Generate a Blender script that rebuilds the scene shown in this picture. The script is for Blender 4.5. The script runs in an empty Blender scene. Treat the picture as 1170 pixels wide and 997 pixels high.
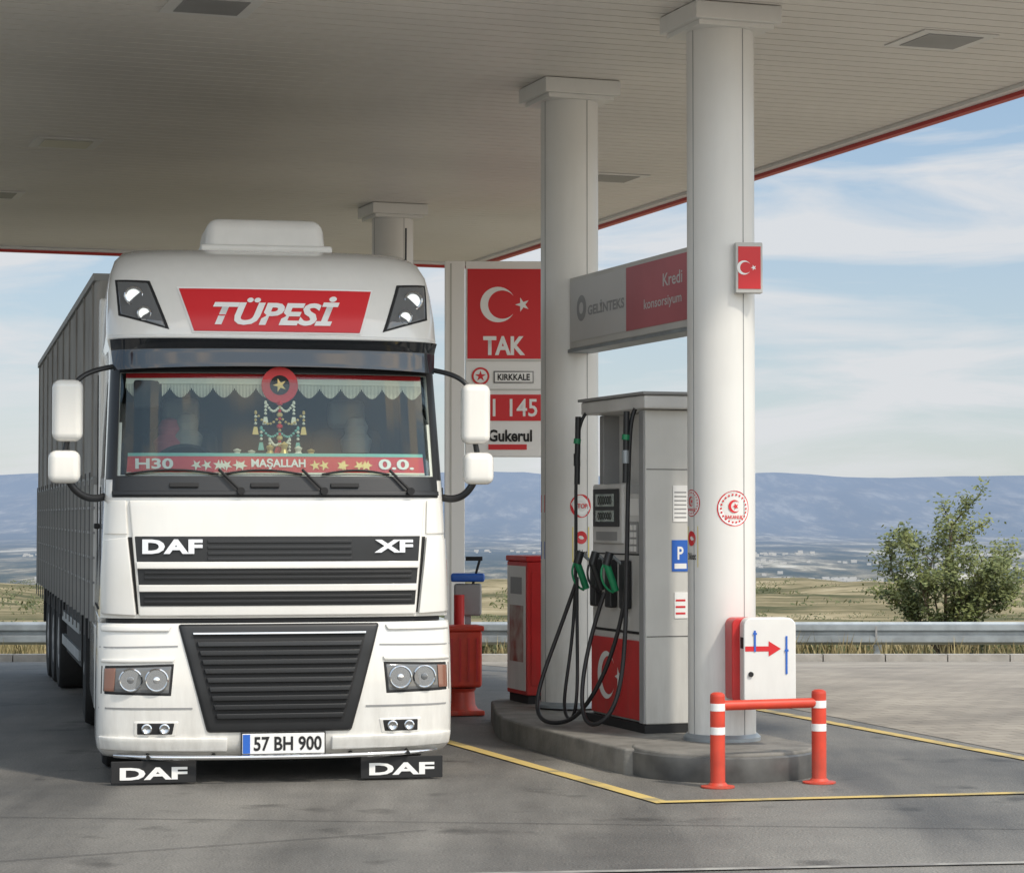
import bpy, bmesh, math, random
import numpy as np
from mathutils import Vector, Matrix, noise
random.seed(7)
R=math.radians
sc=bpy.context.scene
COL=sc.collection
# ---------------------------------------------------------------- materials
def mat(name,col,rough=.5,metal=0,nscale=0,namt=0,bump=0,bscale=None,coat=0,dirt=None,spec=.5,grime=0,gz0=.1,gz1=.9):
    m=bpy.data.materials.new(name); m.use_nodes=True
    nt=m.node_tree; b=nt.nodes['Principled BSDF']
    b.inputs['Base Color'].default_value=(*col,1); b.inputs['Roughness'].default_value=rough
    b.inputs['Metallic'].default_value=metal; b.inputs['Coat Weight'].default_value=coat
    b.inputs['Specular IOR Level'].default_value=spec
    tc=nt.nodes.new('ShaderNodeTexCoord'); out=None
    if nscale:
        n=nt.nodes.new('ShaderNodeTexNoise'); n.inputs['Scale'].default_value=nscale; n.inputs['Detail'].default_value=6
        nt.links.new(tc.outputs['Object'],n.inputs['Vector'])
        r=nt.nodes.new('ShaderNodeValToRGB')
        d=dirt if dirt else tuple(c*(1-namt) for c in col)
        r.color_ramp.elements[0].position=.3; r.color_ramp.elements[0].color=(*d,1)
        r.color_ramp.elements[1].position=.62; r.color_ramp.elements[1].color=(*col,1)
        nt.links.new(n.outputs['Fac'],r.inputs['Fac']); out=r.outputs['Color']; nt.links.new(out,b.inputs['Base Color'])
    if grime and out:
        sp=nt.nodes.new('ShaderNodeSeparateXYZ'); nt.links.new(tc.outputs['Object'],sp.inputs[0])
        mr=nt.nodes.new('ShaderNodeMapRange'); mr.inputs[1].default_value=gz0; mr.inputs[2].default_value=gz1; mr.inputs[3].default_value=1; mr.inputs[4].default_value=.14
        nt.links.new(sp.outputs['Z'],mr.inputs[0])
        mp=nt.nodes.new('ShaderNodeMapping'); mp.inputs['Scale'].default_value=(9,9,1.6); nt.links.new(tc.outputs['Object'],mp.inputs['Vector'])
        n3=nt.nodes.new('ShaderNodeTexNoise'); n3.inputs['Scale'].default_value=1.4; n3.inputs['Detail'].default_value=9; n3.inputs['Roughness'].default_value=.65; nt.links.new(mp.outputs[0],n3.inputs['Vector'])
        r3=nt.nodes.new('ShaderNodeMapRange'); r3.inputs[1].default_value=.36; r3.inputs[2].default_value=.68; nt.links.new(n3.outputs['Fac'],r3.inputs[0])
        mu=nt.nodes.new('ShaderNodeMath'); mu.operation='MULTIPLY'; nt.links.new(mr.outputs[0],mu.inputs[0]); nt.links.new(r3.outputs[0],mu.inputs[1])
        m2=nt.nodes.new('ShaderNodeMath'); m2.operation='MULTIPLY'; m2.inputs[1].default_value=grime; nt.links.new(mu.outputs[0],m2.inputs[0])
        mx=nt.nodes.new('ShaderNodeMixRGB'); nt.links.new(m2.outputs[0],mx.inputs[0]); nt.links.new(out,mx.inputs[1]); mx.inputs[2].default_value=(.17,.145,.11,1)
        nt.links.new(mx.outputs[0],b.inputs['Base Color'])
    if bump:
        n2=nt.nodes.new('ShaderNodeTexNoise'); n2.inputs['Scale'].default_value=bscale or 50; n2.inputs['Detail'].default_value=4
        nt.links.new(tc.outputs['Object'],n2.inputs['Vector'])
        bp=nt.nodes.new('ShaderNodeBump'); bp.inputs['Strength'].default_value=bump; bp.inputs['Distance'].default_value=.02
        nt.links.new(n2.outputs['Fac'],bp.inputs['Height']); nt.links.new(bp.outputs['Normal'],b.inputs['Normal'])
    return m
def node(nt,t,**k):
    n=nt.nodes.new(t)
    for a,v in k.items(): setattr(n,a,v)
    return n
M={}
M['white']=mat('truck_white_paint',(.80,.785,.745),.2,nscale=2.2,namt=.05,coat=.8,grime=.30)
M['white2']=mat('white_panel',(.77,.76,.73),.4,nscale=3,namt=.08,grime=.18)
M['black']=mat('black_plastic',(.016,.017,.019),.38,bump=.05,bscale=120)
M['matt']=mat('matt_black',(.012,.012,.013),.7)
M['dark']=mat('cab_interior',(.075,.075,.08),.8)
M['grille']=mat('grille_black',(.016,.017,.019),.42,nscale=5,namt=.3)
M['chrome']=mat('chrome',(.75,.76,.78),.12,metal=1)
M['silver']=mat('silver_badge',(.82,.83,.85),.25,metal=.25)
M['steel']=mat('galvanised_steel',(.34,.375,.40),.45,metal=.5,nscale=4,namt=.3)
M['lens']=mat('lamp_reflector',(.62,.64,.66),.10,metal=1,coat=1)
M['lensd']=mat('lamp_housing',(.13,.135,.14),.10,coat=1)
M['orange']=mat('orange_lens',(.24,.11,.075),.2,coat=1)
M['red']=mat('red_paint',(.62,.025,.025),.4,nscale=5,namt=.15,grime=.3)
M['redsign']=mat('red_sign_vinyl',(.62,.018,.025),.4)
M['orred']=mat('bollard_red',(.68,.055,.025),.45,nscale=7,namt=.25,grime=.5,gz0=0,gz1=.4)
M['wsign']=mat('white_vinyl',(.82,.81,.79),.4)
M['tyre']=mat('tyre_rubber',(.02,.02,.02),.85,nscale=8,namt=.3,bump=.3,bscale=40)
M['rim']=mat('wheel_rim',(.35,.35,.35),.5,metal=.4)
M['tarp']=mat('trailer_tarp',(.36,.345,.32),.75,nscale=1.6,namt=.35,bump=.35,bscale=2.5)
M['board']=mat('trailer_board',(.66,.65,.63),.55,nscale=2.5,namt=.3)
M['frame']=mat('trailer_frame',(.30,.30,.29),.6)
M['strap']=mat('trailer_strap',(.12,.12,.12),.7)
M['colw']=mat('column_paint',(.74,.73,.70),.36,nscale=1.3,namt=.08,bump=.03,bscale=3,grime=.26,gz0=.2,gz1=1.1)
M['ceil']=mat('ceiling_slats',(.80,.765,.71),.45,nscale=.35,namt=.13)
M['gap']=mat('ceiling_gap',(.12,.115,.105),.8)
M['fascia']=mat('fascia_red',(.50,.035,.03),.45)
M['pumpg']=mat('pump_grey',(.64,.63,.61),.4,nscale=3,namt=.15,grime=.25)
M['pumpd']=mat('pump_grey_dark',(.30,.30,.30),.45,nscale=3,namt=.15)
M['pumps']=mat('pump_side',(.56,.55,.52),.42,nscale=2,namt=.12,grime=.3)
M['lcd']=mat('lcd',(.25,.30,.27),.2,coat=1)
M['hose']=mat('hose_rubber',(.012,.012,.014),.45)
M['green']=mat('nozzle_green',(.01,.22,.09),.4)
M['conc']=mat('island_concrete',(.22,.21,.19),.75,nscale=5,namt=.4,bump=.25,bscale=30,grime=.5,gz0=0,gz1=.2)
M['kerb']=mat('kerb_concrete',(.38,.36,.33),.8,nscale=3,namt=.3,bump=.3,bscale=20)
M['yellow']=mat('sticker_yellow',(.75,.60,.08),.4)
M['blue']=mat('sticker_blue',(.02,.12,.50),.4)
M['pink']=mat('faded_red_panel',(.47,.13,.15),.5,nscale=1.5,namt=.15)
M['grysign']=mat('grey_sign_panel',(.56,.55,.54),.45,nscale=1.5,namt=.08)
M['cream']=mat('fringe_cream',(.80,.77,.66),.8)
M['teal']=mat('teal_bead',(.20,.50,.45),.4)
M['gold']=mat('gold_bead',(.75,.55,.22),.35,metal=.3)
M['trunk']=mat('bark',(.12,.09,.06),.9,nscale=20,namt=.4)
M['lamp']=mat('ceiling_lamp_glass',(.42,.41,.38),.3)
M['tar']=mat('tar_joint',(.05,.05,.05),.8,nscale=6,namt=.4)

def two_tone(name,c1,c2,scale,rough=.9,det=8,stops=(.35,.65)):
    m=mat(name,c2,rough); nt=m.node_tree; b=nt.nodes['Principled BSDF']
    tc=node(nt,'ShaderNodeTexCoord'); n=node(nt,'ShaderNodeTexNoise'); n.inputs['Scale'].default_value=scale; n.inputs['Detail'].default_value=det
    r=node(nt,'ShaderNodeValToRGB'); r.color_ramp.elements[0].color=(*c1,1); r.color_ramp.elements[1].color=(*c2,1)
    r.color_ramp.elements[0].position=stops[0]; r.color_ramp.elements[1].position=stops[1]
    nt.links.new(tc.outputs['Object'],n.inputs['Vector']); nt.links.new(n.outputs['Fac'],r.inputs['Fac']); nt.links.new(r.outputs['Color'],b.inputs['Base Color'])
    return m
M['leaf']=two_tone('foliage',(.04,.055,.018),(.12,.13,.05),2.5,.7)
M['leaf2']=two_tone('tree_leaves',(.055,.08,.02),(.19,.21,.065),3.5,.6)
M['grass']=two_tone('dry_grass',(.13,.12,.05),(.40,.32,.17),1.2,.9)
M['bill']=two_tone('poster',(.30,.08,.06),(.5,.45,.4),6,.4,3)

def glass():
    m=bpy.data.materials.new('windscreen_glass'); m.use_nodes=True; nt=m.node_tree; nt.nodes.clear()
    o=node(nt,'ShaderNodeOutputMaterial'); mx=node(nt,'ShaderNodeMixShader'); t=node(nt,'ShaderNodeBsdfTransparent'); g=node(nt,'ShaderNodeBsdfGlossy')
    t.inputs['Color'].default_value=(.88,.92,.90,1); g.inputs['Roughness'].default_value=.03; g.inputs['Color'].default_value=(.85,.88,.9,1)
    f=node(nt,'ShaderNodeFresnel'); f.inputs['IOR'].default_value=1.4
    a=node(nt,'ShaderNodeMath',operation='ADD'); a.inputs[1].default_value=.01
    nt.links.new(f.outputs[0],a.inputs[0]); nt.links.new(a.outputs[0],mx.inputs[0]); nt.links.new(t.outputs[0],mx.inputs[1]); nt.links.new(g.outputs[0],mx.inputs[2]); nt.links.new(mx.outputs[0],o.inputs[0])
    return m
M['glass']=glass()
M['sideglass']=mat('side_glass',(.02,.025,.03),.05,coat=1)
M['visor']=mat('smoked_visor',(.02,.024,.03),.08,coat=1)

def asphalt():
    m=mat('asphalt',(.12,.12,.12),.8); nt=m.node_tree; b=nt.nodes['Principled BSDF']; L=nt.links
    g=node(nt,'ShaderNodeNewGeometry')
    def nz(s,d,vec=None,ro=.5):
        n=node(nt,'ShaderNodeTexNoise'); n.inputs['Scale'].default_value=s; n.inputs['Detail'].default_value=d; n.inputs['Roughness'].default_value=ro; L.new(vec or g.outputs['Position'],n.inputs['Vector']); return n
    def ramp(n,p0,c0,p1,c1):
        r=node(nt,'ShaderNodeValToRGB'); e=r.color_ramp.elements; e[0].position=p0; e[0].color=(*c0,1); e[1].position=p1; e[1].color=(*c1,1); L.new(n.outputs['Fac'],r.inputs['Fac']); return r
    mp=node(nt,'ShaderNodeMapping'); mp.inputs['Rotation'].default_value=(0,0,R(-15)); mp.inputs['Scale'].default_value=(.9,.14,1); L.new(g.outputs['Position'],mp.inputs['Vector'])
    n1=nz(.45,8,None,.6); n2=nz(1.0,8,mp.outputs['Vector'],.6); n3=nz(70,3); n4=nz(1.7,5)
    rs=[ramp(n1,.32,(.135,.132,.125),.68,(.26,.248,.225)),ramp(n2,.38,(.55,.55,.56),.58,(1,1,1)),ramp(n3,.32,(.62,.62,.62),.72,(1.3,1.28,1.25)),ramp(n4,.30,(.5,.5,.5),.40,(1,1,1))]
    cur=rs[0].outputs[0]
    for r in rs[1:]:
        mm=node(nt,'ShaderNodeMixRGB',blend_type='MULTIPLY'); mm.inputs[0].default_value=1; L.new(cur,mm.inputs[1]); L.new(r.outputs[0],mm.inputs[2]); cur=mm.outputs[0]
    L.new(cur,b.inputs['Base Color'])
    rr=node(nt,'ShaderNodeMapRange'); rr.inputs[3].default_value=.42; rr.inputs[4].default_value=.8; L.new(n2.outputs['Fac'],rr.inputs[0]); L.new(rr.outputs[0],b.inputs['Roughness'])
    bp=node(nt,'ShaderNodeBump'); bp.inputs['Strength'].default_value=.5; bp.inputs['Distance'].default_value=.012; L.new(n3.outputs['Fac'],bp.inputs['Height']); L.new(bp.outputs[0],b.inputs['Normal'])
    return m
M['asphalt']=asphalt()
def pavers():
    m=mat('concrete_pavers',(.3,.28,.25),.85); nt=m.node_tree; b=nt.nodes['Principled BSDF']; L=nt.links
    g=node(nt,'ShaderNodeNewGeometry'); mp=node(nt,'ShaderNodeMapping'); mp.inputs['Rotation'].default_value=(0,0,R(-19)); L.new(g.outputs['Position'],mp.inputs['Vector'])
    br=node(nt,'ShaderNodeTexBrick'); br.inputs['Scale'].default_value=1; br.inputs['Brick Width'].default_value=.3; br.inputs['Row Height'].default_value=.2; br.inputs['Mortar Size'].default_value=.008
    br.inputs['Color1'].default_value=(.35,.315,.265,1); br.inputs['Color2'].default_value=(.29,.26,.22,1); br.inputs['Mortar'].default_value=(.20,.175,.145,1); L.new(mp.outputs[0],br.inputs['Vector'])
    n=node(nt,'ShaderNodeTexNoise'); n.inputs['Scale'].default_value=.6; n.inputs['Detail'].default_value=9; n.inputs['Roughness'].default_value=.65; L.new(g.outputs['Position'],n.inputs['Vector'])
    r=node(nt,'ShaderNodeValToRGB'); e=r.color_ramp.elements; e[0].position=.35; e[0].color=(.68,.68,.69,1); e[1].position=.65; e[1].color=(1.1,1.1,1.1,1); L.new(n.outputs['Fac'],r.inputs['Fac'])
    mm=node(nt,'ShaderNodeMixRGB',blend_type='MULTIPLY'); mm.inputs[0].default_value=1; L.new(br.outputs[0],mm.inputs[1]); L.new(r.outputs[0],mm.inputs[2]); L.new(mm.outputs[0],b.inputs['Base Color'])
    return m
M['paver']=pavers()
M['yline']=two_tone('yellow_line_paint',(.30,.25,.14),(.58,.43,.15),3.0,.7,10,(.36,.5))
M['wline']=two_tone('pale_line_paint',(.2,.19,.18),(.34,.33,.30),3.0,.7,10,(.38,.52))

def terrain_mat():
    m=mat('terrain',(.3,.26,.15),.95,spec=.1); nt=m.node_tree; b=nt.nodes['Principled BSDF']; L=nt.links
    g=node(nt,'ShaderNodeNewGeometry'); sp=node(nt,'ShaderNodeSeparateXYZ'); L.new(g.outputs['Position'],sp.inputs[0])
    def nz(s,d,sx=1,sy=1,ro=.65):
        mp=node(nt,'ShaderNodeMapping'); mp.inputs['Scale'].default_value=(s*sx,s*sy,s); L.new(g.outputs['Position'],mp.inputs['Vector'])
        n=node(nt,'ShaderNodeTexNoise'); n.inputs['Scale'].default_value=1; n.inputs['Detail'].default_value=d; n.inputs['Roughness'].default_value=ro; L.new(mp.outputs[0],n.inputs['Vector']); return n
    def ramp(n,stops):
        r=node(nt,'ShaderNodeValToRGB'); e=r.color_ramp.elements
        e[0].position=stops[0][0]; e[0].color=(*stops[0][1],1); e[1].position=stops[-1][0]; e[1].color=(*stops[-1][1],1)
        for p,c in stops[1:-1]:
            k=e.new(p); k.color=(*c,1)
        L.new(n.outputs['Fac'],r.inputs['Fac']); return r
    near=ramp(nz(.05,10,1,.6,.7),[(.38,(.07,.075,.035)),(.48,(.17,.145,.08)),(.56,(.29,.24,.145)),(.66,(.39,.33,.22))])
    mid=ramp(nz(.0036,12,1,.16,.72),[(.40,(.015,.028,.018)),(.47,(.05,.06,.04)),(.53,(.17,.15,.10)),(.58,(.38,.34,.25)),(.64,(.62,.57,.47))])
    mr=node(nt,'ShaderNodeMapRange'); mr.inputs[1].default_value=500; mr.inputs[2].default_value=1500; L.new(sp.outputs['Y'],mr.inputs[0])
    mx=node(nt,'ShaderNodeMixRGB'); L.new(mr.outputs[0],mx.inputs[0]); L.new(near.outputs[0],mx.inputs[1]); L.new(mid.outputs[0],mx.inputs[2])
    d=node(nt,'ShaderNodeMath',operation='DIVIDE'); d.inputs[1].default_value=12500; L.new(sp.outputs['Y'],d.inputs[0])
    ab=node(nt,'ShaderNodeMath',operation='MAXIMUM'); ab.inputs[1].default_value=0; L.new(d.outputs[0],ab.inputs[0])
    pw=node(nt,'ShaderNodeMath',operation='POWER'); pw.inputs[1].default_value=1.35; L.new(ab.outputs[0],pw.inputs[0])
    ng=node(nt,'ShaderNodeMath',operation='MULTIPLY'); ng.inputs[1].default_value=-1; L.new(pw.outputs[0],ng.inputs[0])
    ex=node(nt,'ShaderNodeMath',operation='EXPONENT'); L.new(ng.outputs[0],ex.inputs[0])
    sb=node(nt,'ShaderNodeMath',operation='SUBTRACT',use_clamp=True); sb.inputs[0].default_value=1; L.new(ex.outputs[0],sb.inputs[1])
    hz=node(nt,'ShaderNodeMixRGB'); L.new(sb.outputs[0],hz.inputs[0]); L.new(mx.outputs[0],hz.inputs[1]); hz.inputs[2].default_value=(.165,.21,.29,1)  # aerial haze painted into the base colour, bluer with distance along Y
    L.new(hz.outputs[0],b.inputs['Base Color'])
    return m
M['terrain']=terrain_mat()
M['house']=mat('hazy_house_walls',(.42,.42,.42),.9)

# ---------------------------------------------------------------- geometry helpers
def empty(name,loc=(0,0,0),rz=0,parent=None):
    o=bpy.data.objects.new(name,None); COL.objects.link(o); o.location=loc; o.rotation_euler=(0,0,rz)
    o.empty_display_size=.3
    if parent: o.parent=parent
    return o
def mesh(name,vs,fs,m,parent=None,smooth=False,bevel=0,seg=2,angle=35):
    me=bpy.data.meshes.new(name); me.from_pydata([tuple(v) for v in vs],[],fs); me.validate(); me.update()
    bm=bmesh.new(); bm.from_mesh(me); bmesh.ops.recalc_face_normals(bm,faces=bm.faces); bm.to_mesh(me); bm.free()
    o=bpy.data.objects.new(name,me); COL.objects.link(o); me.materials.append(m if not isinstance(m,str) else M[m])
    if parent: o.parent=parent
    if bevel:
        b=o.modifiers.new('b','BEVEL'); b.width=bevel; b.segments=seg; b.limit_method='ANGLE'; b.angle_limit=R(30); smooth=True
    if smooth:
        for p in me.polygons: p.use_smooth=True
        me.set_sharp_from_angle(angle=R(angle)) if not bevel else None
        if bevel:
            w=o.modifiers.new('w','WEIGHTED_NORMAL')
    return o
def box(name,x0,x1,y0,y1,z0,z1,m,parent=None,bevel=0,seg=2,taper=None):
    v=[(x0,y0,z0),(x1,y0,z0),(x1,y1,z0),(x0,y1,z0),(x0,y0,z1),(x1,y0,z1),(x1,y1,z1),(x0,y1,z1)]
    if taper:
        cx,cy=(x0+x1)/2,(y0+y1)/2
        for i in range(4,8): v[i]=(cx+(v[i][0]-cx)*taper,cy+(v[i][1]-cy)*taper,v[i][2])
    f=[(0,3,2,1),(4,5,6,7),(0,1,5,4),(1,2,6,5),(2,3,7,6),(3,0,4,7)]
    return mesh(name,v,f,m,parent,bevel=bevel,seg=seg)
def boxes(name,lst,m,parent=None):
    vs=[];fs=[]
    for (x0,x1,y0,y1,z0,z1) in lst:
        n=len(vs); vs+=[(x0,y0,z0),(x1,y0,z0),(x1,y1,z0),(x0,y1,z0),(x0,y0,z1),(x1,y0,z1),(x1,y1,z1),(x0,y1,z1)]
        fs+=[tuple(n+i for i in f) for f in [(0,3,2,1),(4,5,6,7),(0,1,5,4),(1,2,6,5),(2,3,7,6),(3,0,4,7)]]
    return mesh(name,vs,fs,m,parent)
def lathe(name,prof,loc,m,parent=None,axis='Z',seg=40,smooth=True):
    vs=[];fs=[]
    for r,z in prof:
        for i in range(seg):
            a=2*math.pi*i/seg; x,y=r*math.cos(a),r*math.sin(a)
            if axis=='Z': p=(x,y,z)
            elif axis=='X': p=(z,x,y)
            else: p=(x,z,y)
            vs.append((p[0]+loc[0],p[1]+loc[1],p[2]+loc[2]))
    n=len(prof)
    for j in range(n-1):
        for i in range(seg):
            k=(i+1)%seg; fs.append((j*seg+i,j*seg+k,(j+1)*seg+k,(j+1)*seg+i))
    fs.append(tuple(range(seg))); fs.append(tuple((n-1)*seg+i for i in range(seg)))
    return mesh(name,vs,fs,m,parent,smooth=smooth)
def cyl(name,p0,p1,r,m,parent=None,seg=20,r1=None):
    p0=Vector(p0);p1=Vector(p1); d=(p1-p0).normalized(); u=d.orthogonal().normalized(); w=d.cross(u)
    r1=r if r1 is None else r1
    vs=[p0+(u*math.cos(2*math.pi*i/seg)+w*math.sin(2*math.pi*i/seg))*r for i in range(seg)]+[p1+(u*math.cos(2*math.pi*i/seg)+w*math.sin(2*math.pi*i/seg))*r1 for i in range(seg)]
    fs=[(i,(i+1)%seg,seg+(i+1)%seg,seg+i) for i in range(seg)]+[tuple(range(seg)),tuple(range(seg,2*seg))]
    return mesh(name,vs,fs,m,parent,smooth=True)
def tube(name,pts,r,m,parent=None,smooth=True):
    c=bpy.data.curves.new(name,'CURVE'); c.dimensions='3D'; c.bevel_depth=r; c.bevel_resolution=4; c.use_fill_caps=True
    s=c.splines.new('NURBS' if smooth else 'POLY'); s.points.add(len(pts)-1)
    for p,q in zip(s.points,pts): p.co=(*q,1)
    if smooth: s.use_endpoint_u=True; s.order_u=4; s.resolution_u=10
    o=bpy.data.objects.new(name,c); COL.objects.link(o); c.materials.append(M[m])
    if parent:o.parent=parent
    return o
def polyplate(name,pts,mapf,m,parent=None):
    me=bpy.data.meshes.new(name); bm=bmesh.new()
    vs=[bm.verts.new((p[0],p[1],0)) for p in pts]; f=bm.faces.new(vs); bm.normal_update(); bmesh.ops.triangulate(bm,faces=[f],ngon_method='EAR_CLIP')
    for v in bm.verts: v.co=Vector(mapf(v.co.x,v.co.y))
    bm.to_mesh(me); bm.free(); o=bpy.data.objects.new(name,me); COL.objects.link(o); me.materials.append(M[m])
    if parent:o.parent=parent
    return o
def crescent_pts(cx,cz,r):
    d=.24*r; ri=.8*r
    x=(r*r-ri*ri+d*d)/(2*d); a=math.acos(max(-1,min(1,x/r))); bi=math.atan2(r*math.sin(a),x-d)
    o=[(cx+r*math.cos(t),cz+r*math.sin(t)) for t in np.linspace(a,2*math.pi-a,36)]
    i=[(cx+d+ri*math.cos(t),cz+ri*math.sin(t)) for t in np.linspace(2*math.pi-bi,bi,30)][1:-1]
    return o+i
def star_pts(cx,cz,r,rot=math.pi):
    return [(cx+(r if k%2==0 else r*.38)*math.cos(rot+k*math.pi/5),cz+(r if k%2==0 else r*.38)*math.sin(rot+k*math.pi/5)) for k in range(10)]
def flag(prefix,cx,cz,r,mapf,parent,m='wsign'):
    polyplate(prefix+'_crescent',crescent_pts(cx,cz,r),mapf,m,parent)
    polyplate(prefix+'_star',star_pts(cx+r*1.38,cz,r*.42),mapf,m,parent)
def text(name,s,w,h,mapf,m,parent=None,bold=.02,shear=0,font_space=1):
    c=bpy.data.curves.new(name,'FONT'); c.body=s; c.size=1; c.offset=bold; c.shear=shear; c.resolution_u=3; c.space_character=font_space
    o=bpy.data.objects.new(name+'_tmp',c); COL.objects.link(o)
    bpy.context.view_layer.update()
    dg=bpy.context.evaluated_depsgraph_get(); me=bpy.data.meshes.new_from_object(o.evaluated_get(dg))
    bpy.data.objects.remove(o)
    if not len(me.vertices): return None
    co=np.array([v.co[:] for v in me.vertices]); mn=co.min(0); mx=co.max(0)
    sx=w/(mx[0]-mn[0]); sz=h/(mx[1]-mn[1])
    for v,p in zip(me.vertices,co):
        v.co=mapf((p[0]-(mn[0]+mx[0])/2)*sx,(p[1]-(mn[1]+mx[1])/2)*sz)
    me.name=name; me.materials.clear(); me.materials.append(M[m])
    o=bpy.data.objects.new(name,me); COL.objects.link(o)
    if parent:o.parent=parent
    return o
def front(x0,y,z0):   return lambda a,b:(x0+a,y,z0+b)
def lane(x,y0,z0):    return lambda a,b:(x,y0-a,z0+b)
def circ(r,n=32): return [(r*math.cos(2*math.pi*i/n),r*math.sin(2*math.pi*i/n)) for i in range(n)]
def rect(w,h): return [(-w/2,-h/2),(w/2,-h/2),(w/2,h/2),(-w/2,h/2)]
def oncyl(cx,cy,r,ang,z0):
    return lambda a,b:(cx+r*math.sin(ang+a/r),cy-r*math.cos(ang+a/r),z0+b)

# ---------------------------------------------------------------- ground
def gz(y): return -.00195*(y-22)**2 if y>22 else 0
def sheet(name,q,off,m,parent=None,ny=None):
    a,b,c,d=[Vector((*p,0)) for p in q]
    nv=max(1,int((d-a).length/.5)); nu=max(1,int((b-a).length/.5)) 
    vs=[];fs=[]
    for j in range(nv+1):
        for i in range(nu+1):
            p=a.lerp(b,i/nu).lerp(d.lerp(c,i/nu),j/nv); vs.append((p.x,p.y,gz(p.y)+off))
    for j in range(nv):
        for i in range(nu):
            n=j*(nu+1)+i; fs.append((n,n+1,n+nu+2,n+nu+1))
    return mesh(name,vs,fs,m,parent,smooth=True)
YK=38.0
sheet('forecourt_asphalt',[(-45,-14),(60,-14),(60,YK),(-45,YK)],0,'asphalt')
sheet('paver_pavement',[(4.32,17.2),(45,3.0),(60,YK-.02),(-1.9,YK-.02)],.004,'paver')
ylines=empty('painted_lane_markings')
def line(n,p,q,w,m='yline',off=.008):
    p=Vector(p);q=Vector(q);d=(q-p).normalized();k=Vector((-d.y,d.x))*w/2
    sheet(n,[(p-k)[:],(p+k)[:],(q+k)[:],(q-k)[:]],off,m,ylines)
line('line_1',(-1.6,22.3),(.98,15.24),.11)
line('line_2',(.95,15.28),(9,16.95),.10,off=.0095)
line('line_3',(2.0,23.6),(6.2,11.2),.12)
line('line_4',(-2.6,11.9),(14,14.2),.07,'wline')
line('joint_1',(-8,15.0),(14,13.0),.010,'tar',.004); line('joint_2',(-9,9.2),(-.5,13.95),.010,'tar',.0055)

kerb=empty('kerb')
boxes('kerb_stones',[(x,x+.98,YK,YK+.22,gz(YK)-.2,gz(YK)+.12) for x in np.arange(-44,60,1.0)],'kerb',kerb)
ys=[-80,-40,-14,0,10,20,24,28,32,36,38,38.3,39,40,42,44,47,50,55,60,70,80,95,110,130,150,180,220,260,320,400,500,620,750,900,1100,1400,1800,2300,3000,3800,4800,6000,7500,9000,11000,13000,14500]+list(np.arange(15500,30001,450))
px=[-80,38,38.3,42,60,100,150,300,620,1100,2300,3800,16000,19000,22000,26500,30000]
pz=[-.1,-.62,-.5,-.72,-1.75,-3.3,-5.0,-9.5,-15.5,-55,-145,-160,-160,-110,60,500,400]
vs=[];fs=[];NX=220
for y in ys:
    half=60+max(0,y)*.55
    for i in range(NX+1):
        x=(i/NX*2-1)*half
        z=float(np.interp(y,px,pz)) if y>38 else gz(y)-.06
        if 60<y<2500: z+=noise.fractal(Vector((x/90,y/90,0)),.8,2,5)*min(1,(y-60)/300)*min(3.0,y/90)
        if y>14500:
            k=min(1,(y-14500)/7000)
            z+=k*(70*noise.fractal(Vector((x/3600,y/3600,3)),.9,2.1,7)+95*noise.noise(Vector((x/6500,0,7)))-90*abs(noise.noise(Vector((x/1700,y/4500,1)))))
        vs.append((x,y,z))
for j in range(len(ys)-1):
    for i in range(NX):
        n=j*(NX+1)+i; fs.append((n,n+1,n+NX+2,n+NX+1))
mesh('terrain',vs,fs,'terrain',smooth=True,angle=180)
lst=[]
for _ in range(34):
    D=random.uniform(3800,11000); cx_=random.uniform(-.25,.25)*D
    for _ in range(random.randint(8,34)):
        x=cx_+random.gauss(0,D*.012); y=D+random.gauss(0,D*.02); s=random.uniform(6,13); lst.append((x,x+s*1.6,y,y+s,-164,-160+s*.8))
boxes('village_houses',lst,'house')
gr=empty('guardrail')
zr=gz(YK)+.30
prof=[(0,.16),(-.03,.13),(-.08,.12),(-.08,.05),(-.02,.02),(-.02,-.02),(-.08,-.05),(-.08,-.12),(-.03,-.13),(0,-.16)]
vs=[];fs=[];xs=np.arange(-45,61,1.9)
for x in xs:
    for py,pz_ in prof: vs.append((x,39.2+py,zr+.1+pz_*1.15))
for j in range(len(xs)-1):
    for i in range(len(prof)-1):
        n=j*len(prof)+i; fs.append((n,n+1,n+len(prof)+1,n+len(prof)))
o=mesh('rail_beam',vs,fs,'steel',gr); s=o.modifiers.new('s','SOLIDIFY'); s.thickness=.006
boxes('rail_posts',[(x,x+.12,39.215,39.33,zr-.6,zr+.24) for x in np.arange(-43.4,60,3.8)],'steel',gr)
boxes('rail_splices',[(x,x+.03,39.105,39.119,zr-.02,zr+.22) for x in np.arange(-43.4,60,3.8)],'pumpd',gr)

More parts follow.
